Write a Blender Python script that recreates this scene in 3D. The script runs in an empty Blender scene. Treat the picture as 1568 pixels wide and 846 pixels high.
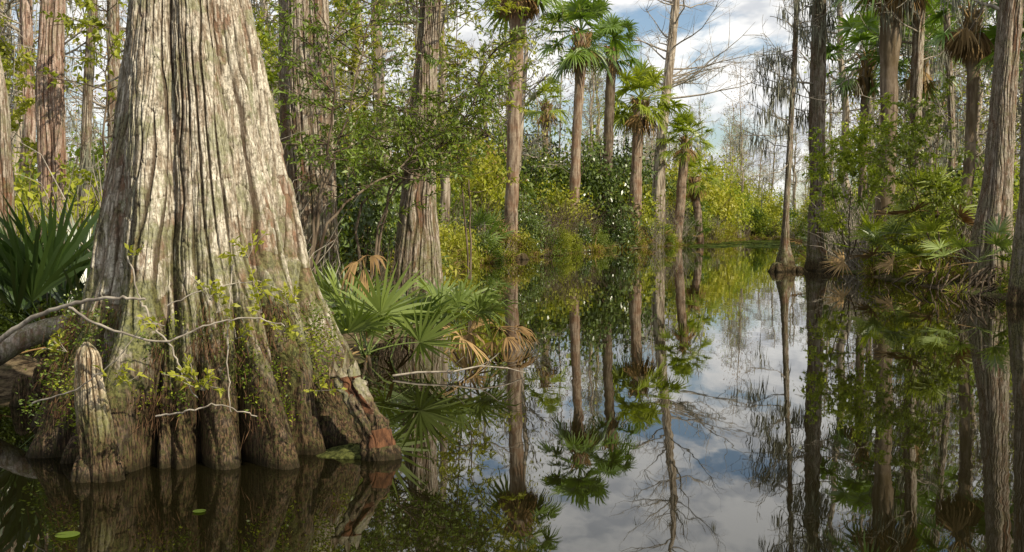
import bpy, math, random
import numpy as np
from mathutils import Vector
rng=np.random.default_rng(11); random.seed(11)
F=1681.0; EYE=1.3; HOR=345.0
def X(px,d): return (px-784)/F*d
def Z(py,d): return EYE+(HOR-py)/F*d
def sm(a,b,x):
    t=np.clip((np.asarray(x,float)-a)/(b-a),0,1); return t*t*(3-2*t)
# ---------------------------------------------------------------- mesh builder
class MB:
    def __init__(s): s.v=[];s.f=[];s.m=[];s.t=[];s.c=[];s.n=0
    def add(s,v,f,mat=0,tint=0.5,crev=None):
        v=np.asarray(v,float).reshape(-1,3); f=np.asarray(f,int).reshape(-1,4)
        s.v.append(v); s.f.append(f+s.n); s.n+=len(v)
        s.m.append(np.full(len(f),mat,int))
        s.t.append(np.broadcast_to(np.asarray(tint,float),(len(f),)).copy())
        s.c.append(np.zeros(len(v)) if crev is None else np.asarray(crev,float).ravel())
    def mesh(s,name,mats,smooth=True):
        v=np.concatenate(s.v); f=np.concatenate(s.f)
        me=bpy.data.meshes.new(name)
        me.vertices.add(len(v)); me.vertices.foreach_set('co',v.astype(np.float32).ravel())
        me.loops.add(len(f)*4); me.loops.foreach_set('vertex_index',f.astype(np.int32).ravel())
        me.polygons.add(len(f)); me.polygons.foreach_set('loop_start',(np.arange(len(f))*4).astype(np.int32))
        for m in mats: me.materials.append(m)
        me.polygons.foreach_set('material_index',np.concatenate(s.m).astype(np.int32))
        me.update(calc_edges=True)
        me.polygons.foreach_set('use_smooth',np.full(len(f),smooth))
        a=me.attributes.new('tint','FLOAT','FACE'); a.data.foreach_set('value',np.concatenate(s.t).astype(np.float32))
        a=me.attributes.new('crev','FLOAT','POINT'); a.data.foreach_set('value',np.concatenate(s.c).astype(np.float32))
        me.update()
        return me
    def obj(s,name,mats,smooth=True,parent=None):
        return put(s.mesh(name,mats,smooth),name,parent=parent)
def put(me,name,loc=(0,0,0),rz=0,sc=(1,1,1),parent=None,tilt=(0,0)):
    o=bpy.data.objects.new(name,me); bpy.context.scene.collection.objects.link(o)
    o.location=loc; o.rotation_euler=(tilt[0],tilt[1],rz); o.scale=sc
    if parent: o.parent=parent
    return o
def nrm(a):
    a=np.asarray(a,float); return a/np.maximum(np.linalg.norm(a,axis=-1,keepdims=True),1e-9)
def tube(mb,pts,rad,seg=6,mat=0,tint=0.5,crev=None):
    pts=np.asarray(pts,float); n=len(pts); rad=np.broadcast_to(np.asarray(rad,float),(n,))
    t=nrm(np.gradient(pts,axis=0)); m=t.mean(0)
    ref=np.array([0,0,1.]) if abs(m[2])<.75 else np.array([1.,.2,0])
    u=nrm(np.cross(t,ref)); w=np.cross(t,u)
    a=np.arange(seg)*2*math.pi/seg
    V=pts[:,None]+rad[:,None,None]*(np.cos(a)[None,:,None]*u[:,None]+np.sin(a)[None,:,None]*w[:,None])
    i=np.arange(n-1)[:,None]*seg; j=np.arange(seg)[None]; k=(j+1)%seg
    Q=np.stack([i+j,i+k,i+seg+k,i+seg+j],-1).reshape(-1,4)
    mb.add(V.reshape(-1,3),Q,mat,tint)
def curve(p0,p1,n=6,wob=.05,sag=0):
    p0=np.array(p0,float);p1=np.array(p1,float); t=np.linspace(0,1,n)[:,None]
    L=np.linalg.norm(p1-p0)
    w=rng.normal(0,wob*L,(n,3)); w[0]=0; w[-1]*=.3
    w[1:-1]=(w[1:-1]+w[:-2]+w[2:])/2
    P=p0+(p1-p0)*t+w; P[:,2]+=sag*L*np.sin(t[:,0]*math.pi)
    return P
def leaves(mb,P,D,L,W,mat=0,tint=.5,droop=.15,flat=.5):
    n=len(P); D=nrm(D); L=np.broadcast_to(L,(n,))[:,None]; W=np.broadcast_to(W,(n,))[:,None]
    N=nrm(rng.normal(0,1,(n,3))+np.array([0,0,flat*2])); S=nrm(np.cross(D,N)); N=np.cross(S,D)
    a=P; b=P+D*L*.45+S*W*.5+N*W*.15; c=P+D*L-np.array([0,0,1])*droop*L; d=P+D*L*.45-S*W*.5+N*W*.15
    V=np.stack([a,b,c,d],1).reshape(-1,3)
    mb.add(V,np.arange(4*n).reshape(-1,4),mat,tint)
def frond(mb,base,d,pet,R,n=22,span=4.2,droop=.3,w=.05,mat=0,tint=.5,pmat=0,fold=.3,pr=.012,up=None,jit=.035,pleat=.4):
    base=np.array(base,float); d=nrm(np.array(d,float)); up=np.array([0,0,1.]) if up is None else np.array(up,float)
    if abs(d@up)>.97: up=np.array([.6,.6,.3])
    s=nrm(np.cross(d,up)); N=np.cross(s,d)
    rl=rng.normal(0,.45); s,N=s*math.cos(rl)+N*math.sin(rl),N*math.cos(rl)-s*math.sin(rl)
    tt=np.linspace(0,1,5)[:,None]
    pp=base+d*pet*tt; pp[:,2]-=.18*pet*tt[:,0]**2
    tube(mb,pp,np.linspace(pr,pr*.6,5),4,pmat,tint)
    hub=pp[-1]
    a=np.linspace(-span/2,span/2,n)+rng.normal(0,.03,n)
    ld=np.cos(a)[:,None]*d+np.sin(a)[:,None]*s+N*(fold*np.abs(np.sin(a/2)))[:,None]+rng.normal(0,jit,(n,3)); ld=nrm(ld)
    ws=nrm(-np.sin(a)[:,None]*d+np.cos(a)[:,None]*s+N*(rng.choice([-1,1],n)*pleat)[:,None])
    T=np.array([0,.3,.68,1.]); WW=np.array([.2,1,.7,.05])*w*R
    LL=R*(.78+.22*np.cos(a*.6))*rng.uniform(.88,1.06,n)
    P=hub+ld[:,None]*(LL[:,None]*T)[:,:,None]
    dr=droop*rng.uniform(.6,1.4,n)
    P[:,:,2]-=dr[:,None]*LL[:,None]*(T**2.6)[None]
    A=P+ws[:,None]*WW[None,:,None]*.5; B=P-ws[:,None]*WW[None,:,None]*.5
    V=np.stack([A,B],2).reshape(-1,3)
    q=[]
    for k in range(3): q.append([2*k,2*k+1,2*k+3,2*k+2])
    Q=(np.array(q)[None]+(np.arange(n)*8)[:,None,None]).reshape(-1,4)
    mb.add(V,Q,mat,np.repeat(np.clip(tint+rng.normal(0,.1,n),0,1),3))
# ---------------------------------------------------------------- periodic noise
TAB={}
def tab(P,seed):
    key=(P,seed)
    if key not in TAB: TAB[key]=np.random.default_rng(seed*977+P).random((P,512))
    return TAB[key]
def tn(u,v,P,seed):
    T=tab(P,seed); x=u*P; y=v+256
    xi=np.floor(x).astype(int); yi=np.floor(y).astype(int); fx=x-xi; fy=y-yi
    fx=fx*fx*(3-2*fx); fy=fy*fy*(3-2*fy)
    g=lambda a,b:T[a%P,b%512]
    return (g(xi,yi)*(1-fx)+g(xi+1,yi)*fx)*(1-fy)+(g(xi,yi+1)*(1-fx)+g(xi+1,yi+1)*fx)*fy
def smooth1(a,k):
    if k<2: return a
    p=np.pad(a,(k,k),mode='edge'); return np.convolve(p,np.ones(2*k+1)/(2*k+1),'valid')
def strips(U,Zg,N,seed,wamp,fz,seglen):
    """long wandering bark strips: returns crevice 0..1, plate height 0..1"""
    w=(tn(U,Zg*fz*.5,max(5,N//9),seed+21)-.5)*wamp*1.6+(tn(U,Zg*fz,max(6,N//4),seed)-.5)*wamp*.7+(tn(U,Zg*fz*3.1,max(8,N//2),seed+1)-.5)*wamp*.4
    x=U*N+w; k=np.floor(x).astype(int)%N; s=x-np.floor(x)
    vz=Zg/seglen+tab(N,seed+2)[k,0]*9+ (tn(U,Zg*4,N,seed+8)-.5)*.7; q=np.floor(vz).astype(int); sv=vz-q
    h=tab(N,seed+3)[k,q%512]
    edge=np.abs(s-.5)*2
    open_=tn(U,Zg*1.9,N,seed+4)
    cr=sm(.98-.62*open_,1.0,edge)*sm(.22,.5,open_)
    end=sm(.93,1,np.abs(sv-.5)*2)*.55
    prof=1-edge**3*.35
    return np.clip(cr+end*(h>.45),0,1),h*prof
def fluted(mb,zp,cxp,cyp,rp,nu=400,dz=.03,N1=14,A1=.25,h1=(.4,.9),N2=6,A2=.12,seed=1,P1=42,fz=2.2,depth=.014,mat=0,ys=1.0,wamp=1.8,seg=.42):
    zs=np.arange(zp[0],zp[-1]+dz,dz); k=int(.12*(zp[-1]-zp[0])/dz/2)
    r0=np.random.default_rng(seed)
    cx=smooth1(np.interp(zs,zp,cxp),k); cy=smooth1(np.interp(zs,zp,cyp),k); R=smooth1(np.interp(zs,zp,rp),max(2,k//3))
    U,Zg=np.meshgrid(np.arange(nu)/nu,zs); Rg=R[:,None]
    wrp=(tn(U,Zg*.8,7,seed)-.5)*.7
    u1=U*N1+wrp; k1=np.floor(u1).astype(int)%N1; s1=u1-np.floor(u1); b1=1-(2*np.abs(s1-.5))**2.6
    hk=r0.uniform(h1[0],h1[1],N1)[k1]; ak=r0.uniform(.4,1.25,N1)[k1]
    g=np.exp(-(np.maximum(Zg,0)/hk)**1.6); gm=np.exp(-(np.maximum(Zg,0)/np.mean(h1))**1.6)
    u2=U*N2+(tn(U,Zg*.3,5,seed+3)-.5)*.9; k2=np.floor(u2).astype(int)%N2; s2=u2-np.floor(u2); b2=1-(2*np.abs(s2-.5))**2.0
    a2=r0.uniform(.35,1.4,N2)[k2]*A2
    r=Rg*(1-A1*gm-A2*.8+A1*ak*g*b1+a2*b2)
    r=r+Rg*.05*(tn(U,Zg*1.6,15,seed+30)-.5)+Rg*.03*(tn(U,Zg*4,31,seed+31)-.5)
    c1,p1=strips(U,Zg,P1,seed+5,wamp,fz*.6,seg); c2,p2=strips(U,Zg,int(P1*2.7),seed+17,wamp*.8,fz*1.8,seg*.33)
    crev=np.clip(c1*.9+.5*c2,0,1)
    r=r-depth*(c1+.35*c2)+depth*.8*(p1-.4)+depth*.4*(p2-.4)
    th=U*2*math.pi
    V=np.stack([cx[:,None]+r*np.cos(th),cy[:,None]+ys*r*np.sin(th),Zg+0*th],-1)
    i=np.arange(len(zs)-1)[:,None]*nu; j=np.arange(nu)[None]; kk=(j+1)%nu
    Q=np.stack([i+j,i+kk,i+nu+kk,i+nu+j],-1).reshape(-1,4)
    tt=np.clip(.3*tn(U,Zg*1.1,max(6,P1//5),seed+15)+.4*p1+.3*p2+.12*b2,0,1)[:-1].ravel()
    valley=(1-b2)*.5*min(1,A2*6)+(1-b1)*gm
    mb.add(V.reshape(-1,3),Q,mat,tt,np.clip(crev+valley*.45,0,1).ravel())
# ---------------------------------------------------------------- materials
def newmat(name):
    m=bpy.data.materials.new(name); m.use_nodes=True; nt=m.node_tree; nt.nodes.clear(); return m,nt
def nd(nt,t,**kw):
    n=nt.nodes.new(t)
    for k,v in kw.items():
        if k in n.inputs.keys(): n.inputs[k].default_value=v
        else: setattr(n,k,v)
    return n
def mix(nt,f,a,b,mode='MIX'):
    n=nt.nodes.new('ShaderNodeMix'); n.data_type='RGBA'; n.blend_type=mode; n.clamp_factor=True
    for s,v in ((0,f),(6,a),(7,b)):
        if hasattr(v,'node'): nt.links.new(v,n.inputs[s])
        else: n.inputs[s].default_value=(v if s==0 else (*v,1))
    return n.outputs[2]
def mth(nt,op,a,b=None,clamp=False):
    n=nt.nodes.new('ShaderNodeMath'); n.operation=op; n.use_clamp=clamp
    for s,v in ((0,a),(1,b)):
        if v is None: continue
        if hasattr(v,'node'): nt.links.new(v,n.inputs[s])
        else: n.inputs[s].default_value=v
    return n.outputs[0]
def mr(nt,v,a,b,c=0,d=1):
    n=nt.nodes.new('ShaderNodeMapRange'); n.interpolation_type='SMOOTHSTEP'; nt.links.new(v,n.inputs[0])
    for i,x in enumerate((a,b,c,d)): n.inputs[i+1].default_value=x
    return n.outputs[0]
def noise(nt,vec,scale,detail=6,rough=.6,dist=0):
    n=nd(nt,'ShaderNodeTexNoise',Scale=scale,Detail=detail,Roughness=rough,Distortion=dist); nt.links.new(vec,n.inputs['Vector']); return n.outputs[0]
def coords(nt,sc):
    t=nt.nodes.new('ShaderNodeTexCoord'); m=nt.nodes.new('ShaderNodeMapping'); m.inputs['Scale'].default_value=sc
    nt.links.new(t.outputs['Object'],m.inputs['Vector']); return m.outputs[0]
def attr(nt,name):
    n=nt.nodes.new('ShaderNodeAttribute'); n.attribute_name=name; return n.outputs['Fac']
def finish(nt,col,rough=.85,bump=None,bs=.4,bd=.01,spec=.3):
    p=nd(nt,'ShaderNodeBsdfPrincipled'); o=nt.nodes.new('ShaderNodeOutputMaterial')
    if hasattr(col,'node'): nt.links.new(col,p.inputs['Base Color'])
    else: p.inputs['Base Color'].default_value=(*col,1)
    p.inputs['Roughness'].default_value=rough
    p.inputs['Specular IOR Level'].default_value=spec
    if bump is not None:
        b=nd(nt,'ShaderNodeBump',Strength=bs,Distance=bd); nt.links.new(bump,b.inputs['Height']); nt.links.new(b.outputs[0],p.inputs['Normal'])
    nt.links.new(p.outputs[0],o.inputs[0])
    return p
def bark(name,pale,mid,dark,moss=.5,mz=(.1,1.6),wet=.45,redness=.5,fs=1.0,lich_shade=1.0,green=.3,tk=(.32,.55)):
    m,nt=newmat(name)
    c1=coords(nt,(1,1,.16)); c2=coords(nt,(1,1,.07)); c3=coords(nt,(1,1,1)); c4=coords(nt,(1,1,.3))
    a=noise(nt,c1,30*fs,5,.7); b=noise(nt,c2,110*fs,2,.65); p=noise(nt,c4,4.5,4,.65,.5); cr=attr(nt,'crev'); tt=attr(nt,'tint')
    sp=noise(nt,c3,42*fs,3,.7); ms=noise(nt,c3,5,4,.7)
    col=mix(nt,mr(nt,a,.40,.55),mid,pale)
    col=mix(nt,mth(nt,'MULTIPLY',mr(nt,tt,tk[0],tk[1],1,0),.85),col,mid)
    col=mix(nt,mth(nt,'MULTIPLY',mth(nt,'MULTIPLY',mr(nt,p,.46,.6),mr(nt,tt,.4,.62,1,.15)),redness),col,(.22,.095,.048))
    col=mix(nt,mth(nt,'MULTIPLY',mr(nt,b,.42,.58,1,0),.45),col,dark)
    col=mix(nt,mth(nt,'MULTIPLY',mr(nt,sp,.50,.64),.6),col,(.10,.085,.055))
    col=mix(nt,mth(nt,'MULTIPLY',mr(nt,ms,.50,.60),green),col,mix(nt,mr(nt,sp,.4,.6),(.09,.11,.04),(.27,.28,.14)))
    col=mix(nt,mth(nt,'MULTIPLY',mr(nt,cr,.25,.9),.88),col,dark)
    sx=nt.nodes.new('ShaderNodeSeparateXYZ'); g=nt.nodes.new('ShaderNodeNewGeometry'); nt.links.new(g.outputs['Position'],sx.inputs[0]); z=sx.outputs[2]
    mf=mth(nt,'MULTIPLY',mr(nt,z,mz[0],mz[1],1,0),mr(nt,ms,.38,.54))
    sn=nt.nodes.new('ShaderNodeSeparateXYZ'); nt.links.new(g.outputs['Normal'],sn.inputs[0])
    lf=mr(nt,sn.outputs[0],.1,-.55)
    moss_shade=mth(nt,'MULTIPLY',mth(nt,'MULTIPLY',lf,mr(nt,ms,.34,.58,.55,.95)),lich_shade)
    col=mix(nt,moss_shade,col,mix(nt,mr(nt,sp,.42,.62),(.05,.036,.024),(.17,.14,.09)))  # mossy brown plus shade painted into the left-facing bark
    mosscol=mix(nt,mr(nt,sp,.4,.6),(.035,.045,.012),(.16,.165,.05))
    col=mix(nt,mth(nt,'MULTIPLY',mf,moss),col,mosscol)
    wn=mth(nt,'ADD',z,mth(nt,'MULTIPLY',mth(nt,'SUBTRACT',ms,.5),.9))
    wf=mr(nt,wn,wet*.5,wet*1.15,1,0)
    wcol=mix(nt,mr(nt,b,.46,.62),(.022,.014,.009),(.13,.08,.045))
    wcol=mix(nt,mth(nt,'MULTIPLY',mr(nt,sp,.48,.6),.5),wcol,(.075,.078,.026))
    col=mix(nt,mth(nt,'MULTIPLY',wf,.93),col,wcol)
    wl=mr(nt,z,.015,.07,1,0); col=mix(nt,mth(nt,'MULTIPLY',wl,.8),col,(.02,.016,.008))
    h=mth(nt,'ADD',mth(nt,'MULTIPLY',a,.8),mth(nt,'MULTIPLY',sp,.5))
    finish(nt,col,.9,h,.9,.02,.1)
    return m
def leafmat(name,c1,c2,c3,tr=.38,rough=.45,vary=.6,gl=.06):
    m,nt=newmat(name); t=attr(nt,'tint'); oi=nt.nodes.new('ShaderNodeObjectInfo')
    col=mix(nt,t,c1,c2); col=mix(nt,mth(nt,'MULTIPLY',oi.outputs['Random'],vary),col,c3)
    d=nt.nodes.new('ShaderNodeBsdfDiffuse'); nt.links.new(col,d.inputs[0])
    last=d.outputs[0]
    if tr>0:
        tb=nt.nodes.new('ShaderNodeBsdfTranslucent'); nt.links.new(mix(nt,1.0,col,(1.3,1.4,.35),'MULTIPLY'),tb.inputs[0])
        m1=nt.nodes.new('ShaderNodeMixShader'); m1.inputs[0].default_value=tr; nt.links.new(last,m1.inputs[1]); nt.links.new(tb.outputs[0],m1.inputs[2]); last=m1.outputs[0]
    if gl>0:
        g=nt.nodes.new('ShaderNodeBsdfGlossy'); g.inputs['Roughness'].default_value=rough; g.inputs[0].default_value=(1,1,1,1)
        m2=nt.nodes.new('ShaderNodeMixShader'); m2.inputs[0].default_value=gl; nt.links.new(last,m2.inputs[1]); nt.links.new(g.outputs[0],m2.inputs[2]); last=m2.outputs[0]
    o=nt.nodes.new('ShaderNodeOutputMaterial'); nt.links.new(last,o.inputs[0]); return m
def plain(name,a,b,sc=(1,1,.2),s=20,rough=.85,bs=.5,bd=.01,det=1):
    m,nt=newmat(name); n=noise(nt,coords(nt,sc),s,det,.65); col=mix(nt,mr(nt,n,.35,.65),a,b)
    if det>2: finish(nt,col,rough,n,bs,bd,.1)
    else:
        d=nt.nodes.new('ShaderNodeBsdfDiffuse'); nt.links.new(col,d.inputs[0]); o=nt.nodes.new('ShaderNodeOutputMaterial'); nt.links.new(d.outputs[0],o.inputs[0])
    return m
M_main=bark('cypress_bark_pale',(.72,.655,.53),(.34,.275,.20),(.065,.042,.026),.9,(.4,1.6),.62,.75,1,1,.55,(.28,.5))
M_cyp=bark('cypress_bark',(.54,.47,.38),(.24,.17,.12),(.05,.032,.022),.5,(.2,2.0),.35,.8,.8,.8,.35)
M_pink=bark('cypress_bark_pink',(.62,.49,.41),(.36,.23,.17),(.10,.055,.04),.4,(.2,1.6),.3,.7,.8,.5,.3)
M_far=plain('distant_bark',(.18,.14,.10),(.46,.39,.31),(1,1,.15),8)
M_twig=plain('bare_twig',(.24,.205,.165),(.42,.37,.30))
M_twigd=plain('dark_twig',(.07,.05,.035),(.20,.155,.11))
M_wood=plain('rotten_wood',(.04,.02,.013),(.17,.08,.04),(1,1,.2),26,.9,.8,.02,6)
M_root=plain('rootlets',(.06,.035,.02),(.16,.09,.05))
M_moss=plain('moss',(.035,.04,.012),(.13,.14,.04),(1,1,1),35,.95,1,.02,6)
M_leaf=leafmat('leaf_green',(.045,.09,.010),(.18,.26,.024),(.25,.27,.035),.32,.45,.6,.04)
M_leafy=leafmat('leaf_yellow_green',(.12,.19,.016),(.41,.45,.045),(.44,.37,.055),.36,.5,.6,.025)
M_leafd=leafmat('leaf_glossy_dark',(.03,.065,.010),(.10,.155,.022),(.12,.16,.025),0,.35,.5,.07)
M_dead=leafmat('leaf_dead',(.13,.08,.035),(.42,.29,.14),(.32,.19,.08),0,.7,.5,0)
M_palm=leafmat('palm_frond',(.05,.12,.012),(.19,.29,.03),(.22,.28,.035),.3,.38,.4,.08)
M_palmy=leafmat('palm_frond_yellow',(.15,.23,.016),(.36,.41,.04),(.32,.34,.045),.35,.4,.5,.05)
M_palmto=leafmat('palmetto_frond',(.045,.085,.018),(.23,.29,.065),(.17,.22,.04),.25,.4,.3,.05)
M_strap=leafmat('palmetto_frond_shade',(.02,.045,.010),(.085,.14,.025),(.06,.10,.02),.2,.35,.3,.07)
M_smoss=leafmat('spanish_moss',(.12,.125,.09),(.25,.25,.19),(.2,.19,.14),0,.9,.4,.0)
def palmbark(name,a_,b_,r_):
    m,nt=newmat(name); c=coords(nt,(1,1,1)); w=nd(nt,'ShaderNodeTexWave',Scale=2.3,Distortion=6,Detail=2); w.bands_direction='Z'; w.inputs['Detail Scale'].default_value=2.5
    nt.links.new(c,w.inputs['Vector']); n=noise(nt,coords(nt,(1,1,.12)),10,5,.65); f=noise(nt,c,1.5,3)
    col=mix(nt,mr(nt,n,.35,.65),a_,b_); col=mix(nt,mth(nt,'MULTIPLY',w.outputs[1],.14),col,(.1,.06,.04))
    col=mix(nt,mth(nt,'MULTIPLY',mr(nt,f,.42,.62),.6),col,r_)
    finish(nt,col,.9,n,.6,.03,.1); return m
M_pbark=palmbark('palm_bark',(.13,.085,.06),(.44,.35,.26),(.22,.12,.07))
M_pbarkd=palmbark('palm_bark_dark',(.08,.055,.038),(.28,.22,.16),(.13,.095,.05))
# ---------------------------------------------------------------- water outline / terrain
WP=np.array([(-60,-30),(-60,5.6),(-8,6.8),(-4.6,7.9),(-3.0,8.6),(-2.1,9.0),(-1.8,10.0),(-1.35,11.3),(-1.15,14),(-1.45,17),(-2.3,24),(-1.7,34),(0.0,42),(3.6,53),(8.3,65),(14.6,80),(20.5,95),(24,97),(23,85),(17.8,62),(12.3,45),(9.6,35),(9.1,27),(8.7,21),(8.5,17),(9.8,10),(14,0),(20,-30)],float)
def sdist(x,y):
    x=np.asarray(x,float).ravel();y=np.asarray(y,float).ravel()
    ins=np.zeros(len(x),bool); dm=np.full(len(x),1e9)
    for i in range(len(WP)):
        a=WP[i];b=WP[(i+1)%len(WP)]; e=b-a
        t=np.clip(((x-a[0])*e[0]+(y-a[1])*e[1])/(e@e),0,1)
        dm=np.minimum(dm,np.hypot(x-a[0]-t*e[0],y-a[1]-t*e[1]))
        if a[1]!=b[1]:
            c=((a[1]>y)!=(b[1]>y))&(x<(b[0]-a[0])*(y-a[1])/(b[1]-a[1])+a[0]); ins^=c
    return np.where(ins,-dm,dm)
def hgt(x,y):
    sd=sdist(x,y); x=np.asarray(x,float).ravel();y=np.asarray(y,float).ravel()
    w=.5*np.sin(x*2.1+1.3*np.sin(y*1.7))+.5*np.sin(y*2.7+x*.9)+.4*np.sin(x*6.1+y*1.2)*np.sin(y*5.3)
    sd=sd+w*.22
    return np.where(sd>0,.02+.24*sm(0,1.6,sd)+.05*w*sm(0,1,sd),np.maximum(sd*.6,-.8))
def gz(x,y): return float(hgt([x],[y])[0])
n=420; t=np.linspace(-1,1,n); gx=5*np.sinh(6.4*t); gy=14+5*np.sinh(6.4*t)
GX,GY=np.meshgrid(gx,gy); GZ=hgt(GX,GY).reshape(n,n)
mb=MB(); i=np.arange(n-1)[:,None]*n; j=np.arange(n-1)[None]
mb.add(np.stack([GX,GY,GZ],-1),np.stack([i+j,i+j+1,i+n+j+1,i+n+j],-1).reshape(-1,4))
m,nt=newmat('swamp_ground'); c=coords(nt,(1,1,1)); a=noise(nt,c,1.2,5,.7); b=noise(nt,c,14,4,.7)
col=mix(nt,mr(nt,b,.35,.65),(.04,.027,.016),(.18,.135,.08)); col=mix(nt,mth(nt,'MULTIPLY',mr(nt,a,.45,.6),.7),col,(.08,.11,.02))
finish(nt,col,.95,b,.8,.04,.1); mb.obj('ground',[m])
mb=MB(); mb.add([(-900,-900,0),(900,-900,0),(900,1000,0),(-900,1000,0)],[[0,1,2,3]])
m,nt=newmat('dark_swamp_water'); c=coords(nt,(1,.35,1)); a=noise(nt,c,2.6,3,.5); b=noise(nt,coords(nt,(1,.5,1)),.35,2,.5)
h=mth(nt,'MULTIPLY',a,mr(nt,b,.4,.65,.35,1))
p=finish(nt,(.007,.006,.002),.012,h,.20,.010,.5); p.inputs['IOR'].default_value=1.50
mb.obj('water',[m],False)
# ---------------------------------------------------------------- generic growth
def add_branches(mb,x,y,z0,z1,n,L,mat=0,r=.05,sub=7,subsub=2,topr=None,cxf=None,up=(.1,.8),moss=None,thin=.006):
    for k in range(n):
        f=rng.random(); z=z0+(z1-z0)*f; az=rng.uniform(0,2*math.pi); el=rng.uniform(*up)
        l=L*(1-.55*f)*rng.uniform(.5,1.15); bx,by=(x,y) if cxf is None else cxf(z)
        d=np.array([math.cos(az)*math.cos(el),math.sin(az)*math.cos(el),math.sin(el)])
        P=curve((bx,by,z),np.array([bx,by,z])+d*l,7,.04,-.04); rr=r*(1-.5*f)*rng.uniform(.6,1)
        tube(mb,P,np.linspace(rr,thin*1.3,7),4,mat)
        for q in range(sub):
            i=rng.integers(1,6); o=P[i]+(P[i+1]-P[i])*rng.random() if i<6 else P[i]
            dd=nrm(d*.7+rng.normal(0,.55,3)+np.array([0,0,.15])); l2=l*rng.uniform(.2,.42)
            P2=curve(o,o+dd*l2,4,.06); tube(mb,P2,np.linspace(rr*.35,thin,4),3,mat)
            for s in range(subsub):
                o2=P2[rng.integers(1,4)]; d3=nrm(dd+rng.normal(0,.6,3)); P3=curve(o2,o2+d3*l2*rng.uniform(.3,.6),3,.05)
                tube(mb,P3,[thin*.9,thin*.7,thin*.5],3,mat)
            if moss is not None and rng.random()<moss[1]:
                nn=14; PP=o+rng.normal(0,.12,(nn,3)); DD=np.tile([0,0,-1.],(nn,1))+rng.normal(0,.12,(nn,3))
                leaves(mb,PP,DD,rng.uniform(.2,.7,nn),.03,moss[0],rng.random(nn),0)
def bare_tree(seed,H,r,nb,L,bud=.0,thin=.013):
    mb=MB(); lean=rng.normal(0,.04,2); zs=np.linspace(-.3,H,14)
    P=np.stack([lean[0]*zs+rng.normal(0,.08,14),lean[1]*zs+rng.normal(0,.08,14),zs],-1)
    R=r*(1-.8*(zs/H).clip(0,1))+r*.9*np.exp(-zs.clip(0)/.6); tube(mb,P,R,8,0)
    cxf=lambda z:(lean[0]*z,lean[1]*z)
    add_branches(mb,0,0,H*.25,H*.98,nb,L,1,r*.3,7,1,cxf=cxf,up=(-.05,.9),moss=(2,.12),thin=thin)
    if bud>0:
        nn=int(bud); hh=rng.uniform(.2,.95,nn)*H; a=rng.uniform(0,6.28,nn); q=rng.random(nn)**.6*L*(1.15-hh/H*.8)
        PP=np.stack([np.cos(a)*q+lean[0]*hh,np.sin(a)*q+lean[1]*hh,hh],-1)
        leaves(mb,PP,rng.normal(0,1,(nn,3)),.17,.08,3,rng.random(nn))
    return mb
# ---------------------------------------------------------------- HERO cypress
D0=6.65
prof=[(-.35,18,612),(0.0,28,598),(.13,45,572),(.40,85,532),(.69,120,502),(1.08,150,462),(1.48,165,440),(1.87,180,417),(2.27,194,400),(2.67,205,377),(3.3,212,368),(4.2,222,362)]
zp=[p[0] for p in prof]; cxp=[X((p[1]+p[2])/2,D0) for p in prof]; rp=[(p[2]-p[1])/2/F*D0*1.04 for p in prof]
mb=MB()
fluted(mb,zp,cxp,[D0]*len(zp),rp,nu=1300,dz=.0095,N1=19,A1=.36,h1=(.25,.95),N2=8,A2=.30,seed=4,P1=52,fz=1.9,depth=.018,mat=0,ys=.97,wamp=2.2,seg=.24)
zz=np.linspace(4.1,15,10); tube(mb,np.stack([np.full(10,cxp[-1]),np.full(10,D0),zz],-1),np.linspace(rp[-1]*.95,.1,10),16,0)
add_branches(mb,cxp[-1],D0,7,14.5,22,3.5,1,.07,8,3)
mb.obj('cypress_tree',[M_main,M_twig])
M_knee=bark('cypress_knee_bark',(.66,.56,.40),(.32,.21,.12),(.06,.038,.022),.7,(.2,.7),.36,.5,1,.3)
def knee(name,px,d,top,r,seed,mat=M_knee,lean=0):
    mb=MB(); x=X(px,d); zt=Z(top,d)
    zz_=[-.3,0,zt*.3,zt*.55,zt*.75,zt*.88,zt*.96,zt]
    fluted(mb,zz_,[x-lean*.6,x-lean*.4,x,x+lean*.3,x+lean*.5,x+lean*.5,x+lean*.6,x+lean*.6],[d]*8,[r*2.1,r*1.7,r*1.3,r*1.12,r*.9,r*.85,r*.62,.006],nu=200,dz=.006,N1=6,A1=.3,h1=(.1,.4),N2=3,A2=.35,seed=seed,P1=14,fz=5,depth=.012,seg=.15)
    return mb.obj(name,[mat])
knee('cypress_knee',140,5.6,526,.078,21,lean=-.06)
knee('cypress_knee',60,8.3,560,.07,24); knee('cypress_knee',30,7.9,575,.06,26)
mb=MB(); d=6.1
P=np.array([(X(590,d),d-.05,-.2),(X(582,d),d-.03,.0),(X(562,d),d,Z(650,d)),(X(540,d),d+.03,Z(605,d)),(X(522,d),d+.05,Z(570,d))])
tt=np.linspace(0,4,60); PP=np.stack([np.interp(tt,range(5),P[:,k]) for k in range(3)],-1)
rr=np.interp(tt,range(5),[.10,.075,.062,.055,.04]); seg=48
a=np.arange(seg)/seg*2*math.pi
lob=1+.28*np.cos(3*a+1)+.14*np.cos(7*a)
V=PP[:,None]+np.stack([np.cos(a)*lob,np.sin(a)*lob,0*a],-1)[None]*(rr*1)[:,None,None]
aa=np.tile(a/6.2832,(60,1)); ttt=tt[:,None]+0*a[None]
V+= ((tn(aa,ttt*1.2,9,3)-.5)*.06+(tn(aa,ttt*5,34,3)-.5)*.03)[:,:,None]*np.array([1,1,.3])
V[-4:,:,2]+=.03*np.random.default_rng(3).normal(0,1,(1,seg))*np.array([.3,.6,.9,1.2])[:,None]
i=np.arange(59)[:,None]*seg; j=np.arange(seg)[None]; kk=(j+1)%seg
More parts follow.
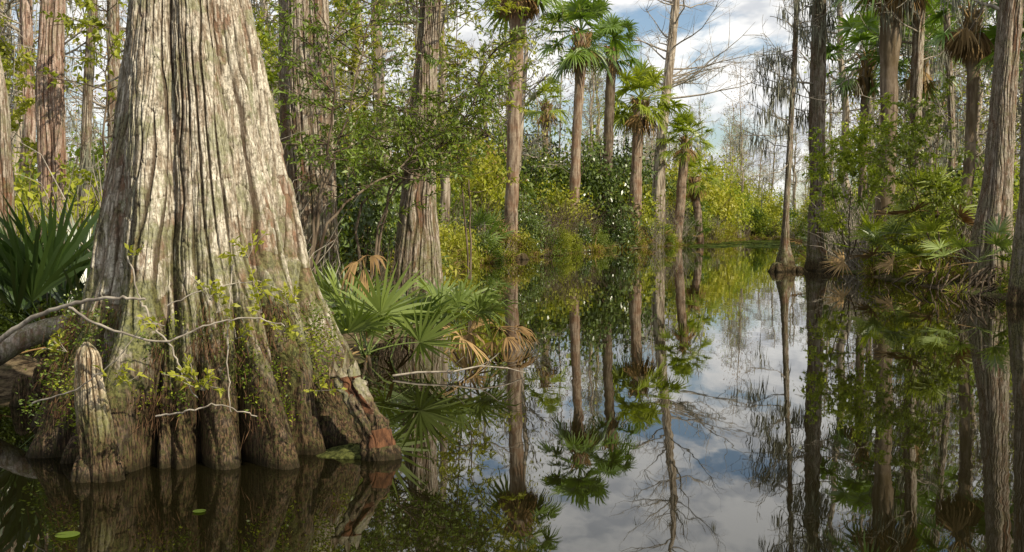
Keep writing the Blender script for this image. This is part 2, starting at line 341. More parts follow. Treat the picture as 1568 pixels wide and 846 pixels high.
mats=((tn(aa,ttt*1.5,6,8)>.40)&(np.cos(a-5.4)[None]>.15)&(ttt>1.3)&(ttt<3.7))[:-1].ravel().astype(int)
mb.add(V.reshape(-1,3),np.stack([i+j,i+kk,i+seg+kk,i+seg+j],-1).reshape(-1,4)); mb.m[-1]=mats
mb.obj('broken_stump',[M_cyp,M_wood])
mb=MB(); nu=60; u=np.arange(nu)/nu; rows=[]
for k,(q,z) in enumerate([(1.0,-.06),(.97,.0),(.85,.02),(.6,.035),(.3,.045),(.02,.05)]):
    th=u*6.2832; w=1+.5*(tn(u,np.full(nu,k*.4),11,5)-.5)
    rows.append(np.stack([X(545,6.15)+np.cos(th)*.24*q*w,6.2+np.sin(th)*.15*q*w,z+.03*(tn(u,np.full(nu,k*1.),20,6)-.5)],-1))
V=np.array(rows); i=np.arange(5)[:,None]*nu; j=np.arange(nu)[None]; kk=(j+1)%nu
mb.add(V.reshape(-1,3),np.stack([i+j,i+kk,i+nu+kk,i+nu+j],-1).reshape(-1,4)); mb.obj('moss_mound',[M_moss])
# ---------------------------------------------------------------- other cypress trunks
def cyp(px_prof,d,seed,mat,H=13,dsh=0,nb=16,L=2.5,nu=260,N1=9,A1=.16,A2=.16,P1=24,depth=.016,h1=(.4,1.0),moss=.2,name='cypress_tree',zb=None,br=None,up=(.1,.8),bud=0):
    zp=[];cx=[];r=[]
    for py,l,rt in px_prof:
        zp.append(Z(py,d)); cx.append(X((l+rt)/2,d)); r.append((rt-l)/2/F*d)
    zp=[-.5]+zp; cx=[cx[0]]+cx; r=[r[0]*1.1]+r
    mb=MB(); ztop=zp[-1]+.6; zp.append(ztop); cx.append(cx[-1]+(cx[-1]-cx[-2])*.3); r.append(r[-1]*.97)
    cyw=np.cumsum(rng.normal(0,r[-1]*.15,len(zp))); cx=[c+w for c,w in zip(cx,rng.normal(0,r[-1]*.12,len(cx)))]
    fluted(mb,zp,cx,[d+w for w in cyw],r,nu=nu,dz=.03,N1=N1,A1=A1,h1=h1,N2=5,A2=A2,seed=seed,P1=P1,fz=1.6,depth=depth)
    zz=np.linspace(ztop-.05,H,8); tube(mb,np.stack([np.full(8,cx[-1])+rng.normal(0,.02,8)*np.arange(8),np.full(8,d+cyw[-1]),zz],-1),np.linspace(r[-1]*.98,.03,8),10,0)
    z0=max(ztop-1,3.2) if zb is None else zb
    cf=lambda z:(float(np.interp(z,zp,cx)),d)
    add_branches(mb,cx[-1],d,z0,H,nb,L,1,(r[-1]*.3 if br is None else br),7,2,moss=(2,moss),cxf=cf,up=up)
    return mb.obj(name,[mat,M_twig,M_smoss])
cyp([(470,440,545),(430,445,530),(380,445,522),(250,432,512),(120,430,508),(0,436,508)],14.5,31,M_cyp,nb=14,nu=460,P1=34,depth=.022)
cyp([(482,590,688),(440,600,684),(390,606,678),(300,617,670),(200,628,672),(100,640,676),(0,648,678)],16,32,M_cyp,nb=16,nu=420,P1=28,depth=.02,zb=2.4)
cyp([(470,50,125),(400,58,115),(330,64,104),(150,60,103),(0,72,110)],14,33,M_pink,nb=8,nu=300,P1=20,N1=6,A1=.1)
cyp([(500,-30,40),(420,-22,28),(300,-20,22),(140,-24,10),(0,-50,-15)],10.5,34,M_cyp,nb=6,nu=260,P1=24)
cyp([(440,115,140),(300,121,136),(150,129,144),(0,141,155)],17,35,M_cyp,nb=12,L=2,nu=90,P1=10,depth=.008,N1=4,zb=2)
cyp([(430,12,40),(200,35,55),(0,38,55)],24,36,M_pink,nb=14,nu=90,P1=12,zb=2.5)
cyp([(430,170,205),(200,170,192),(0,172,190)],26,38,M_cyp,nb=14,nu=90,P1=12,zb=3)
cyp([(480,1485,1568),(395,1488,1556),(330,1498,1550),(280,1506,1549),(150,1516,1552),(0,1528,1562)],22,41,M_cyp,nb=14,nu=420,P1=28,moss=.4,depth=.02,zb=3.2)
cyp([(500,1545,1640),(430,1552,1620),(300,1560,1602),(150,1562,1596),(0,1566,1600)],18,42,M_cyp,nb=10,nu=260,P1=24)
cyp([(423,1180,1224),(400,1186,1216),(375,1194,1209),(330,1198,1208),(200,1205,1213),(100,1210,1218),(0,1213,1221)],31,43,M_cyp,H=15,nb=60,L=1.7,nu=90,N1=5,P1=8,depth=.01,h1=(.5,.9),moss=.35,zb=3,br=.025,up=(-.3,.6))
cyp([(423,1228,1276),(400,1235,1268),(360,1238,1261),(280,1241,1263),(200,1237,1261),(100,1239,1261),(0,1240,1260)],31.5,44,M_cyp,H=16,nb=26,L=2.2,nu=140,N1=6,P1=14,moss=.4,zb=4,br=.04)
cyp([(370,992,1018),(230,1002,1018),(120,1014,1028),(0,1025,1037)],72,45,M_far,H=23,nb=60,L=7,nu=60,N1=4,P1=8,moss=.1,zb=9.5,br=.09,up=(.1,.7))
cyp([(395,1388,1412),(200,1390,1408),(0,1390,1410)],30,46,M_cyp,H=14,nb=26,L=2.4,nu=90,P1=8,moss=.4,zb=2.5)
cyp([(395,1448,1462),(200,1450,1460),(0,1436,1446)],33,48,M_cyp,H=14,nb=30,L=2.4,nu=60,P1=8,moss=.4,zb=2.5)
# ---------------------------------------------------------------- palms
def palm(path,d,R=1.0,nf=34,cr=1.0,fm=M_palm,boots=.5,dead=8,seed=1,w=.105,pb=M_pbark):
    mb=MB(); pts=np.array([(X(px,d),d,Z(py,d)) for py,px,w_ in path]); rad=np.array([w_/2/F*d for py,px,w_ in path])
    pts=np.vstack([[pts[0][0],d,-.4],pts]); rad=np.r_[rad[0],rad]
    L=np.r_[0,np.cumsum(np.linalg.norm(np.diff(pts,axis=0),axis=1))]; tq=np.linspace(0,L[-1],70)
    P=np.stack([np.interp(tq,L,pts[:,k]) for k in range(3)],-1); P[:,0]=smooth1(P[:,0],6); P[:,:2]+=np.cumsum(rng.normal(0,.006,(70,2)),axis=0)
    rr=np.interp(tq,L,rad); rr=rr*(1+.03*np.sin(tq*5)+rng.normal(0,.025,70)); tube(mb,P,rr,14,0)
    top=P[-1]
    for k in range(int(60*boots)):
        z=rng.uniform(0,1.3*boots*cr+.2); az=k*2.4; o=top-np.array([0,0,z])+np.array([math.cos(az),math.sin(az),0])*rr[-1]*.9
        dd=np.array([math.cos(az)*.6,math.sin(az)*.6,.8]); tube(mb,curve(o,o+dd*.38*cr,3,.03),[.055*cr,.035*cr,.01],4,1)
    for k in range(nf):
        f=(k+.5)/nf; az=k*2.39996+rng.normal(0,.3); el=math.radians(84-125*f**1.0+rng.normal(0,9))
        dd=np.array([math.cos(az)*math.cos(el),math.sin(az)*math.cos(el),math.sin(el)])
        frond(mb,top+np.array([0,0,.1*cr]),dd,(.95+.5*rng.random())*cr,R*cr*rng.uniform(.7,.98),22,4.2,.25+.3*f,w,2,.85-.55*f+rng.normal(0,.15),2,fold=.45,pr=.02*cr)
    for k in range(dead):
        az=rng.uniform(0,6.28); el=math.radians(rng.uniform(-85,-50)); dd=np.array([math.cos(az)*math.cos(el),math.sin(az)*math.cos(el),math.sin(el)])
        frond(mb,top,dd,.6*cr,.75*R*cr,16,1.6,.5,.1,1,rng.random()*.6,1,pr=.02)
    return mb.obj('cabbage_palm',[pb,M_dead,fm])
palm([(392,780,28),(375,781,23),(280,785,20),(200,787,21),(60,791,22),(10,793,32),(-30,793,36)],43.5,1.0,30,1.05,dead=30,boots=.9)
palm([(380,874,20),(300,879,17),(220,881,14),(130,886,15),(55,889,20)],55.5,.98,38,1.28,dead=8)
palm([(376,927,18),(200,932,15),(74,938,15)],62,.9,28,1.1,dead=4,pb=M_pbarkd)
palm([(373,970,22),(300,974,19),(250,973,16),(156,980,19)],65,.98,36,1.35,fm=M_palmy,dead=8)
palm([(368,1036,16),(214,1048,13)],72,.9,30,1.15,fm=M_palmy,dead=2)
palm([(368,1072,12),(272,1060,12)],76,.9,24,1.05,fm=M_palmy,dead=8)
palm([(380,838,12),(200,836,11),(160,838,13)],68,.9,22,1.0,fm=M_palmy,dead=10)
palm([(410,1350,34),(300,1354,28),(200,1362,25),(120,1359,26),(20,1363,36),(-60,1364,36)],30,1.0,30,1.0,dead=16,boots=1,pb=M_pbarkd)
palm([(400,1318,12),(88,1322,13)],38,.9,28,1.0,dead=3,pb=M_pbarkd)
palm([(400,1404,12),(82,1404,13)],36,.9,28,.95,dead=3,pb=M_pbarkd)
palm([(410,1478,18),(200,1484,16),(20,1484,20)],25,1.0,14,.7,dead=26,boots=.9,pb=M_pbarkd)
palm([(430,1600,30),(40,1610,24)],24,1.0,30,.9,dead=5)
# ---------------------------------------------------------------- palmettos
def palmetto(px,d,z,n,R,pet,mat=M_palmto,el=(10,80),w=.06,dead=1,az0=None,span=3.4,tint=.5,name='saw_palmetto',droop=.12,nl=20,jit=.035):
    mb=MB(); b=np.array([X(px,d),d,z])
    for k in range(n+dead):
        az=k*2.39996+rng.normal(0,.3); e=math.radians(rng.uniform(*el)) if k<n else math.radians(rng.uniform(-10,15))
        dd=np.array([math.cos(az)*math.cos(e),math.sin(az)*math.cos(e),math.sin(e)])
        frond(mb,b+rng.normal(0,.03,3)*[1,1,0],dd,pet*rng.uniform(.7,1.2),R*rng.uniform(.8,1.15),nl,span,droop,w,0 if k<n else 1,tint+rng.normal(0,.2),0 if k<n else 1,fold=.3,pr=.008,jit=jit)
    return mb.obj(name,[mat,M_dead])
palmetto(560,9.3,.2,9,.48,.46,dead=1,tint=.7,w=.065,el=(10,70),droop=.06,span=4.0,nl=22,jit=.02)
palmetto(640,10.6,.2,6,.42,.38,dead=1,w=.065,droop=.06,span=4.0)
palmetto(700,10.9,.28,10,.52,.42,droop=.40,dead=2,tint=.6,w=.058,el=(-5,60),span=4.0)
palmetto(500,10.3,.3,6,.45,.55,w=.065,droop=.06)
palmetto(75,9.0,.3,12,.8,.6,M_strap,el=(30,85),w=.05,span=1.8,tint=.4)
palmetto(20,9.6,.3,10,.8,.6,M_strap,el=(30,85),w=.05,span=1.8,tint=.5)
palmetto(110,12,.3,8,.6,.7,M_palmy,el=(20,85))
for px,d in ((1265,33),(1340,26),(1375,25),(1420,24),(1500,20.5)): palmetto(px,d,.4+.01*d,9,.5,.7,M_palmy if px in(1340,1420) else M_palmto,dead=1,tint=.7,w=.075)
palmetto(1425,24,1.6,9,.6,.7,M_palmy,dead=5,w=.07)
for px,d in ((560,22),(600,26),(720,40),(1000,69),(1060,76),(740,42)): palmetto(px,d,.8,10,.7,.8,M_palm,dead=2)
mb=MB()
for k in range(6):
    frond(mb,(X(765,11.6),11.6,.22),(.6*rng.normal(0,1),rng.normal(0,.3),rng.uniform(-.2,.3)),.18,.26,10,2.2,.7,.09,0,rng.random()*.3,0,pr=.006)
mb.obj('dead_palm_frond',[M_dead])
mb=MB()
for k in range(4):
    frond(mb,(X(560,9.4),9.4,Z(392,9.4)),(.6*rng.normal(0,1),-.3,rng.uniform(-.6,.1)),.10,.19,7,1.0,.9,.13,0,.2+rng.random()*.4,0,pr=.005)
tube(mb,curve((X(555,9.4),9.4,Z(392,9.4)),(X(560,9.6),9.6,.1),5,.02),.008,5,0)
mb.obj('dead_palm_frond',[M_dead])
# ---------------------------------------------------------------- leafy saplings
def leafy(name,base,stems,mats,nb=12,bl=(.5,1.1),tw=7,nl=11,LL=.075,LW=.018,r=.02,low=.3,tint=(.2,.9)):
    mb=MB()
    for st in stems:
        pts=np.array([base]+st,float); L=np.r_[0,np.cumsum(np.linalg.norm(np.diff(pts,axis=0),axis=1))]; tq=np.linspace(0,L[-1],22)
        P=np.stack([smooth1(np.interp(tq,L,pts[:,k]),2) for k in range(3)],-1)+rng.normal(0,.012,(22,3))
        tube(mb,P,np.linspace(r,.005,22),7,0)
        for k in range(nb):
            i=int(22*(low+(1-low)*rng.random()**.8)); i=min(i,20); o=P[i]; az=rng.uniform(0,6.28)
            d=nrm(np.array([math.cos(az),math.sin(az),rng.uniform(-.1,.8)])); l=rng.uniform(*bl)
            B=curve(o,o+d*l,6,.06); tube(mb,B,np.linspace(r*.4,.003,6),4,0); ct=rng.uniform(*tint)
            for q in range(tw):
                o2=B[rng.integers(1,6)]; d2=nrm(d+rng.normal(0,.7,3)); l2=rng.uniform(.15,.38)
                T=curve(o2,o2+d2*l2,4,.05); tube(mb,T,.0025,3,0)
                f=rng.random(nl); PP=o2+(T[-1]-o2)*f[:,None]; DD=nrm(d2*.6+rng.normal(0,.6,(nl,3)))
                leaves(mb,PP,DD,LL*rng.uniform(.6,1.2,nl),LW*rng.uniform(.8,1.2,nl),1,np.clip(ct+rng.normal(0,.18,nl),0,1),.15)
    return mb.obj(name,mats)
def pt(px,py,d): return (X(px,d),d,Z(py,d))
leafy('wax_myrtle_tree',pt(470,470,12.0),[[pt(480,330,12),pt(530,200,12.2),pt(560,60,12.4),pt(600,-60,12.5)],[pt(490,300,12),pt(520,120,11.8),pt(470,-60,11.6)],[pt(500,330,12),pt(560,290,12.2),pt(640,240,12.6),pt(690,120,12.8)]],[M_twigd,M_leaf],nb=22,low=.3,LW=.024)
leafy('wax_myrtle_tree',pt(560,480,13.5),[[pt(540,300,13.5),pt(600,290,13.3),pt(720,180,13),pt(760,60,13)],[pt(600,280,13.5),pt(640,100,13.6),pt(640,-60,13.7)],[pt(590,300,13.4),pt(700,205,13.2),pt(770,215,13)]],[M_twigd,M_leaf],nb=25,low=.35,LL=.09,LW=.026)
leafy('wax_myrtle_tree',pt(720,440,19),[[pt(700,200,19),pt(700,-40,19)],[pt(720,200,19),pt(745,60,19)]],[M_twigd,M_leafy],nb=28,low=.3,bl=(.6,1.3),LL=.1,LW=.034)
leafy('sapling',pt(160,450,13),[[pt(165,200,13),pt(170,60,13),pt(180,-50,13)]],[M_twigd,M_leafy],nb=24,low=.3,LL=.09,LW=.045)
leafy('sapling',pt(425,470,17),[[pt(420,200,17),pt(415,-60,17)],[pt(430,200,17),pt(450,60,17)]],[M_twig,M_leafy],nb=24,low=.3,LL=.1,LW=.05)
leafy('sapling',pt(580,440,20),[[pt(575,200,20),pt(570,-60,20)],[pt(560,250,20),pt(540,100,20)]],[M_twigd,M_leafy],nb=24,low=.3,bl=(.6,1.3),LL=.1,LW=.04)
leafy('sapling',pt(30,430,15),[[pt(20,200,15),pt(30,60,15)]],[M_twig,M_leafy],nb=18,low=.3,LL=.09,LW=.045)
leafy('sapling',pt(1300,400,28),[[pt(1300,280,28),pt(1320,210,28)],[pt(1270,280,28),pt(1290,210,28)],[pt(1350,250,27),pt(1380,180,27)]],[M_twigd,M_leafy],nb=20,bl=(.6,1.4),low=.2,LL=.13,LW=.05,tw=8,nl=11)
leafy('sapling',pt(1440,420,24),[[pt(1430,250,24),pt(1440,150,24)],[pt(1400,300,24),pt(1380,220,24)]],[M_twigd,M_leaf],nb=22,bl=(.6,1.2),low=.2,LL=.12,LW=.045,tw=8,nl=11)
# ---------------------------------------------------------------- bushes / grass (instanced masses)
def bush_mesh(nm,nc,nl,LL,LW,mat,h=1.5,sq=1.0,twmat=M_twigd):
    mb=MB()
    for k in range(nc):
        az=rng.uniform(0,6.28); rr=rng.random()**.5; f=rng.random()**.8
        z=h*f*(1-.45*rr*rr); c=np.array([math.cos(az)*rr*(1-.35*f),math.sin(az)*rr*(1-.35*f),z])
        if k%2==0: tube(mb,curve((c[0]*.25,c[1]*.25,0),c*[1,1,1.2]+rng.normal(0,.05,3),5,.07),[.02,.015,.01,.007,.004],3,0)
        cr=rng.uniform(.07,.22); PP=c+rng.normal(0,cr,(nl,3))*[1,1,.75]; PP[:,2]=np.maximum(PP[:,2],0.0)
        ct=rng.uniform(.0,1.0)
        leaves(mb,PP,rng.normal(0,1,(nl,3))+[0,0,.3],LL*rng.uniform(.6,1.3,nl),LW*rng.uniform(.7,1.3,nl),1,np.clip(ct+rng.normal(0,.15,nl),0,1))
    return mb.mesh(nm,[twmat,mat])
B=[bush_mesh('shrub_foliage',62,60,.085,.045,M_leaf),bush_mesh('shrub_foliage',62,60,.08,.044,M_leafy),bush_mesh('shrub_foliage',56,60,.095,.04,M_leafd,1.7),
   bush_mesh('shrub_foliage',52,60,.11,.035,M_leafy,1.3),bush_mesh('shrub_foliage',40,50,.06,.03,M_dead,1.4,1,M_twig),bush_mesh('shrub_foliage',60,60,.07,.05,M_leaf,1.1)]
def thicket(m):
    mb=MB()
    for k in range(90):
        a=rng.uniform(0,6.28); r=rng.random()*.6; o=np.array([math.cos(a)*r,math.sin(a)*r,0]); e=o+np.array([rng.normal(0,.5),rng.normal(0,.5),rng.uniform(.6,1.9)])
        tube(mb,curve(o,e,5,.08,.1),[.012,.01,.008,.006,.003],3,0)
    return mb.mesh('twig_thicket',[m])
TH=[thicket(M_twigd),thicket(M_twig)]
def grass():
    mb=MB(); nb=150
    a=rng.uniform(0,6.28,nb); o=np.stack([np.cos(a),np.sin(a),0*a],-1)*(rng.random(nb)*.3)[:,None]
    d=nrm(np.stack([np.cos(a)*.6,np.sin(a)*.6,1+0*a],-1)+rng.normal(0,.25,(nb,3))); L=rng.uniform(.4,1.0,nb); T=np.array([0,.4,.75,1.])
    P=o[:,None]+d[:,None]*(L[:,None]*T)[:,:,None]; P[:,:,2]-=(L[:,None]*.55*T**2.5*rng.uniform(.4,1.6,nb)[:,None])
    s=nrm(np.cross(d,rng.normal(0,1,(nb,3)))); W=np.array([.012,.014,.009,.002])
    V=np.stack([P+s[:,None]*W[None,:,None],P-s[:,None]*W[None,:,None]],2).reshape(-1,3)
    q=np.array([[2*k,2*k+1,2*k+3,2*k+2] for k in range(3)]); Q=(q[None]+(np.arange(nb)*8)[:,None,None]).reshape(-1,4)
    mb.add(V,Q,0,np.repeat(rng.random(nb),3)); mb.m[-1]=np.repeat((rng.random(nb)<.45).astype(int),3)
    return mb.mesh('grass_tuft',[M_leafy,M_dead])
GR=[grass(),grass()]
def empty(name):
    o=bpy.data.objects.new(name,None); bpy.context.scene.collection.objects.link(o); return o
UG=empty('undergrowth'); cnt=0
def scat(mesh,x,y,s,zs=1.0,z=None,parent=UG,nm='shrub'):
    global cnt; cnt+=1
    put(mesh,f'{nm}_{cnt}',(x,y,(gz(x,y) if z is None else z)-.03),rng.uniform(0,6.28),(s*rng.uniform(.85,1.2),s*rng.uniform(.85,1.2),s*zs*rng.uniform(.8,1.25)),parent,(rng.normal(0,.06),rng.normal(0,.06)))
def edge_pts(i0,i1,step,off):
    out=[]
    for i in range(i0,i1):
        a=WP[i];b=WP[i+1]; e=b-a; L=np.linalg.norm(e); nr=np.array([-e[1],e[0]])/L
        k=max(1,int(L/step))
        for q in range(k):
            p=a+e*((q+rng.random())/k)+nr*rng.uniform(*off); 
            out.append(p)
    return out
for p in edge_pts(9,12,.9,(.3,1.5)): scat(B[rng.choice([0,5,1,4])],p[0],p[1],rng.uniform(.35,.7),1)
for p in edge_pts(11,16,1.1,(.2,1.6)): scat(B[rng.choice([0,1,2,3,4,5],p=[.16,.22,.08,.2,.24,.1])],p[0],p[1],rng.uniform(.5,1.2),1)
for p in edge_pts(11,16,1.4,(1.5,5)): scat(B[rng.choice([0,1,2,3,4,5])],p[0],p[1],rng.uniform(1.2,2.4),1.15)
for p in edge_pts(11,14,1.4,(2,9)): scat(B[rng.choice([0,1,2,3,4])],p[0],p[1],rng.uniform(1.7,3.1),1.3)
for p in edge_pts(13,16,1.6,(2,9)): scat(B[rng.choice([1,3,2,0,1])],p[0],p[1],rng.uniform(2.0,3.3),1.2)
for p in edge_pts(15,19,2.0,(1,8)): scat(B[rng.choice([1,3,0,1])],p[0],p[1],rng.uniform(1.8,3.0),1.1)
for p in edge_pts(18,21,2.0,(.5,6)): scat(B[rng.choice([0,1,2,5])],p[0],p[1],rng.uniform(1.2,2.0),1.0)
for p in edge_pts(20,24,1.0,(.5,2)): scat(B[rng.choice([0,3,5,4,1])],p[0],p[1],rng.uniform(.4,.8),1)
for p in edge_pts(20,24,1.2,(2,7)): scat(B[rng.choice([0,1,2,3,5,4])],p[0],p[1],rng.uniform(.9,1.6),1.1)
for p in edge_pts(9,24,1.0,(-.1,.7)): scat(GR[rng.integers(2)],p[0],p[1],rng.uniform(.5,1.1),nm='grass')
for p in edge_pts(11,24,1.4,(.1,3)): scat(TH[rng.integers(2)],p[0],p[1],rng.uniform(.6,1.5),nm='twigs')
for k in range(105):
    d=rng.uniform(12,38); px=rng.uniform(-60,740); x=X(px,d)
    if sdist([x],[d])[0]<.6: continue
    scat(B[rng.choice([0,1,2,3,4,5],p=[.2,.26,.08,.23,.12,.11])],x,d,rng.uniform(.5,.95)*(1+d/35),1.1)
for k in range(34):
    d=rng.uniform(9.3,12.5); px=rng.uniform(-60,560); x=X(px,d)
    if sdist([x],[d])[0]<.4: continue
    scat(B[rng.choice([0,5,1])],x,d,rng.uniform(.28,.5),1)
for k in range(24):
    d=rng.uniform(9.5,22); px=rng.uniform(-60,700); x=X(px,d)
    if sdist([x],[d])[0]<.2: continue
    scat(TH[k%2],x,d,rng.uniform(.5,1.0),1,nm='twigs')
for k in range(50):
    d=rng.uniform(24,55); px=rng.uniform(1270,1650); x=X(px,d)
    if sdist([x],[d])[0]<1: continue
    scat(B[rng.choice([0,1,3,5,4])],x,d,rng.uniform(1,1.8),1.1)
for k in range(95):
    a=rng.uniform(-.6,.6); d=rng.uniform(100,140); scat(B[rng.choice([0,1,1,3])],d*math.tan(a),d,rng.uniform(2.8,4.6),1.0)
# ---------------------------------------------------------------- forest
FT=[bare_tree(k,rng.uniform(13,18),rng.uniform(.10,.20),34,rng.uniform(2.2,3.4),bud=b).mesh('bare_cypress',[M_far,M_twig,M_smoss,M_leafy if k%3 else M_dead]) for k,b in enumerate([200,900,300,1000,600,400])]
FO=empty('background_forest'); tc=0
def tree(px,d,s=1.0):
    global tc; x=X(px,d)
    if sdist([x],[d])[0]<1.2: return
    tc+=1; put(FT[rng.integers(6)],f'bare_cypress_{tc}',(x,d,gz(x,d)-.1),rng.uniform(0,6.28),(s,s,s*rng.uniform(.85,1.15)),FO)
for k in range(36): tree(rng.uniform(-200,800),rng.uniform(26,60))
for k in range(36): tree(rng.uniform(-200,940),rng.uniform(60,100))
for k in range(26): tree(rng.uniform(1290,1800),rng.uniform(30,70))
for k in range(20): tree(rng.uniform(1260,1750),rng.uniform(65,110))
for k in range(80): tree(rng.uniform(-100,1700),rng.uniform(108,180),rng.uniform(.8,1.05))
for k in range(32): tree(rng.uniform(980,1270),rng.uniform(105,170),rng.uniform(.7,1.0))
# ---------------------------------------------------------------- foreground details
def sprig(mb,o,n,L,LL,mat=1,tint=.6,spread=.7):
    for k in range(n):
        d=nrm(np.array([rng.normal(0,spread),-.35+rng.normal(0,.3),rng.uniform(.1,1)])); T=curve(o,np.array(o)+d*L*rng.uniform(.5,1.2),4,.06); tube(mb,T,.0018,3,0)
        nl=7; f=rng.uniform(.3,1,nl); leaves(mb,np.array(o)+(T[-1]-o)*f[:,None],nrm(d+rng.normal(0,.7,(nl,3))),LL*rng.uniform(.6,1.2,nl),LL*.42,mat,np.clip(tint+rng.normal(0,.2,nl),0,1))
mb=MB()
def pline(pts,r0,r1,seg=6):
    q=np.array([pt(*p) for p in pts]); t=np.linspace(0,len(q)-1,len(q)*6); 
    P=np.stack([smooth1(np.interp(t,range(len(q)),q[:,k]),2) for k in range(3)],-1)+rng.normal(0,.0035,(len(t),3)); tube(mb,P,np.linspace(r0,r1,len(t)),seg,0); return P
dd=5.35
pline([(-30,540,5.9),(40,490,5.7),(110,463,5.5),(180,455,dd),(225,460,dd)],.015,.006)
pline([(100,470,5.5),(160,505,dd),(250,528,5.3),(320,495,5.3),(380,485,5.3),(440,500,5.3)],.007,.003)
pline([(215,460,dd),(232,500,dd),(260,530,5.3),(275,570,5.25),(300,615,5.2)],.006,.003)
pline([(195,390,dd),(208,440,dd),(215,470,dd)],.004,.004)
pline([(355,400,5.6),(350,470,5.5),(345,560,5.4),(350,640,5.3)],.004,.003)
pline([(230,640,5.3),(280,632,5.25),(330,620,5.25),(395,640,5.3)],.005,.003)
pline([(250,470,5.5),(320,440,5.5),(400,430,5.6),(450,455,5.7)],.004,.002)
pline([(40,620,5.7),(110,600,5.5),(170,560,5.4),(215,500,5.4)],.005,.002)
for p,nn in (((320,460,5.4),5),((380,395,5.5),6),((395,450,5.5),5),((400,480,5.4),4),((310,600,5.2),9),((290,585,5.2),7),((430,510,5.45),5),((170,590,5.4),5),((490,600,5.6),4),((330,480,5.4),3),((100,540,5.6),4),((205,395,5.35),2),((440,470,5.6),4),((360,520,5.4),4),((450,455,5.7),3),((250,500,5.35),3)):
    sprig(mb,pt(*p),nn,.13,.048,1,.6)
mb.obj('vine_branch',[M_twig,M_leafy])
mb=MB()
R0=lambda z:np.interp(z,zp,rp)
for k in range(130):
    th=rng.uniform(math.pi*1.02,math.pi*1.98); z=rng.uniform(.25,.85) ; r=R0(z)*.93
    o=np.array([np.interp(z,zp,cxp)+r*math.cos(th),D0+.97*r*math.sin(th),z]); nn=60; kind=rng.choice([0,0,1,2,2])
    out=np.array([math.cos(th),math.sin(th),0])
    PP=o+rng.normal(0,1,(nn,3))*[.05,.03,.05]
    if kind==2: DD=rng.normal(0,.3,(nn,3))+[0,0,-1]+out*.3; leaves(mb,PP,DD,rng.uniform(.04,.13,nn),.004,2,rng.random(nn),0)
    else: DD=rng.normal(0,.5,(nn,3))+out+[0,0,.5]; leaves(mb,PP,DD,rng.uniform(.012,.035,nn),.012,kind,rng.random(nn))
mb.obj('fern_tufts',[M_leaf,M_leafy,M_root])
mb=MB(); P=np.array([pt(600,588,9.3),pt(640,580,9.3),pt(690,577,9.3),pt(740,568,9.35),pt(775,570,9.4),pt(808,578,9.45)]); P[:,2]=[.02,.05,.06,.10,.07,.02]; P[:,:2]+=rng.normal(0,.02,(6,2)); tube(mb,P,np.linspace(.011,.005,6),6,0)
tube(mb,curve(P[3],P[3]+np.array([.16,0,.10]),4,.08),.004,4,0);tube(mb,curve(P[2],P[2]+np.array([.1,-.1,.14]),4,.08),.003,4,0); mb.obj('fallen_branch',[M_twig])
mb=MB(); P=curve((-4.3,7.9,.25),(-3.0,8.1,.6),8,.03); tube(mb,P,np.linspace(.11,.07,8),12,0); mb.obj('fallen_log',[M_cyp])
mb=MB()
for k in range(90):
    o=np.array([9.3+rng.normal(0,.5),21+rng.normal(0,2.0),rng.uniform(.1,.6)]); e=o+np.array([-rng.uniform(.1,.45),rng.normal(0,.3),-o[2]-.05]); tube(mb,curve(o,e,6,.08,.05),np.linspace(.022,.008,6),4,0)
mb.obj('exposed_roots',[M_twigd])
for k,(px,d,h) in enumerate([(1190,30.6,402),(1222,30.8,408),(1262,31,402),(1275,30.5,408),(800,41.5,388),(765,41.5,386),(1010,68,372),(600,15.4,450),(672,15.5,455)]):
    knee('cypress_knee',px,d,h,.1+d*.003,50+k,M_cyp)
mb=MB()
def pad(x,y,r):
    n=12; a0=rng.uniform(0,6.28); a=a0+np.linspace(.15,6.13,2*n+1); ring=np.stack([x+np.cos(a)*r,y+np.sin(a)*r,np.full(2*n+1,.006)],-1)
    V=np.vstack([[x,y,.006],ring]); Q=[[0,1+2*k,2+2*k,3+2*k] for k in range(n)]; mb.add(V,Q,0,rng.random()*.4)
for px,py,r in ((95,826,.05),(300,789,.03)):
    d=EYE*F/(py-HOR); pad(X(px,d),d,r)
for k in range(1200):
    d=rng.uniform(62,96); x=X(rng.uniform(1060,1215),d)
    s=sdist([x],[d])[0]
    if s<-.2 and s>-4.5: pad(x,d,rng.uniform(.15,.35))
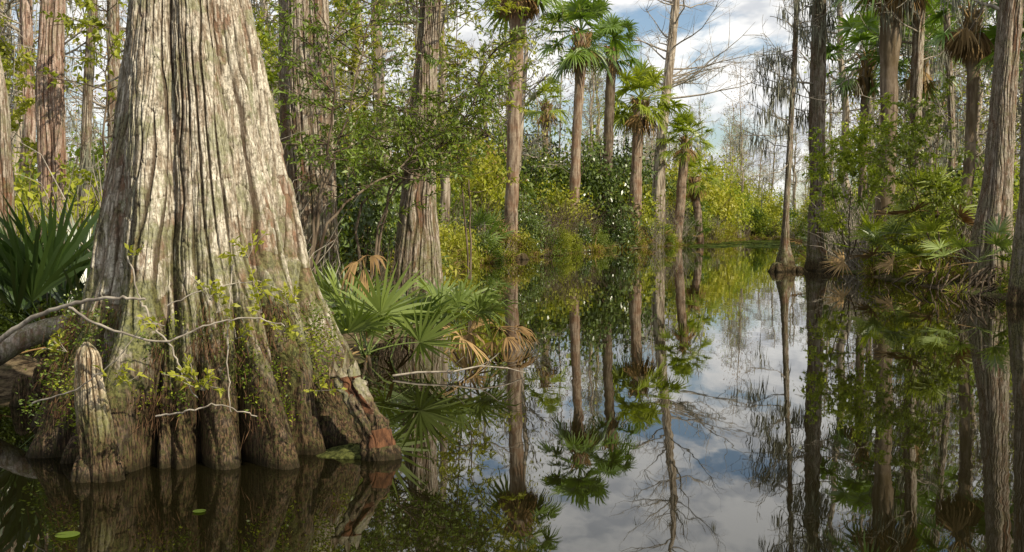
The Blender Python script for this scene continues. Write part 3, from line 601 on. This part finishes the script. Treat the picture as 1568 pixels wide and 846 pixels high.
mb.obj('lily_pads',[M_leaf],False)
# ---------------------------------------------------------------- light, sky, camera
az=math.radians(130); el=math.radians(36)
s=Vector((math.sin(az)*math.cos(el),math.cos(az)*math.cos(el),math.sin(el)))
L=bpy.data.lights.new('sun','SUN'); L.energy=5.0; L.angle=math.radians(.5); L.color=(1,.90,.70)
lo=bpy.data.objects.new('sun',L); bpy.context.scene.collection.objects.link(lo); lo.rotation_euler=s.to_track_quat('Z','Y').to_euler()
w=bpy.data.worlds.new('World'); bpy.context.scene.world=w; w.use_nodes=True; nt=w.node_tree; nt.nodes.clear()
sky=nt.nodes.new('ShaderNodeTexSky'); sky.sky_type='NISHITA'; sky.sun_disc=False; sky.sun_elevation=el; sky.sun_rotation=az; sky.air_density=1.0; sky.dust_density=.7
tc_=nt.nodes.new('ShaderNodeTexCoord'); mp=nt.nodes.new('ShaderNodeMapping'); mp.inputs['Scale'].default_value=(1,1,2.0); mp.inputs['Location'].default_value=(.3,.1,.2)
nt.links.new(tc_.outputs['Generated'],mp.inputs[0])
n1=noise(nt,mp.outputs[0],6.5,8,.6,.3)
f=mr(nt,n1,.40,.53); n2=noise(nt,mp.outputs[0],14,4,.6)
cc=mix(nt,mr(nt,n2,.36,.56),(5.8,6.0,6.3),(9.4,9.3,9.0))
col=mix(nt,f,sky.outputs[0],cc)
bg=nt.nodes.new('ShaderNodeBackground'); bg.inputs[1].default_value=.12; o=nt.nodes.new('ShaderNodeOutputWorld'); nt.links.new(col,bg.inputs[0]); nt.links.new(bg.outputs[0],o.inputs[0])
cam=bpy.data.cameras.new('camera'); cam.sensor_width=36; cam.lens=36*F/1568; cam.clip_end=4000; cam.clip_start=.05
co=bpy.data.objects.new('camera',cam); bpy.context.scene.collection.objects.link(co); co.location=(0,0,EYE)
co.rotation_euler=(math.radians(90-math.degrees(math.atan(78/F))),0,0); bpy.context.scene.camera=co
sc=bpy.context.scene; sc.view_settings.view_transform='Standard'; sc.view_settings.look='None'; sc.view_settings.exposure=0
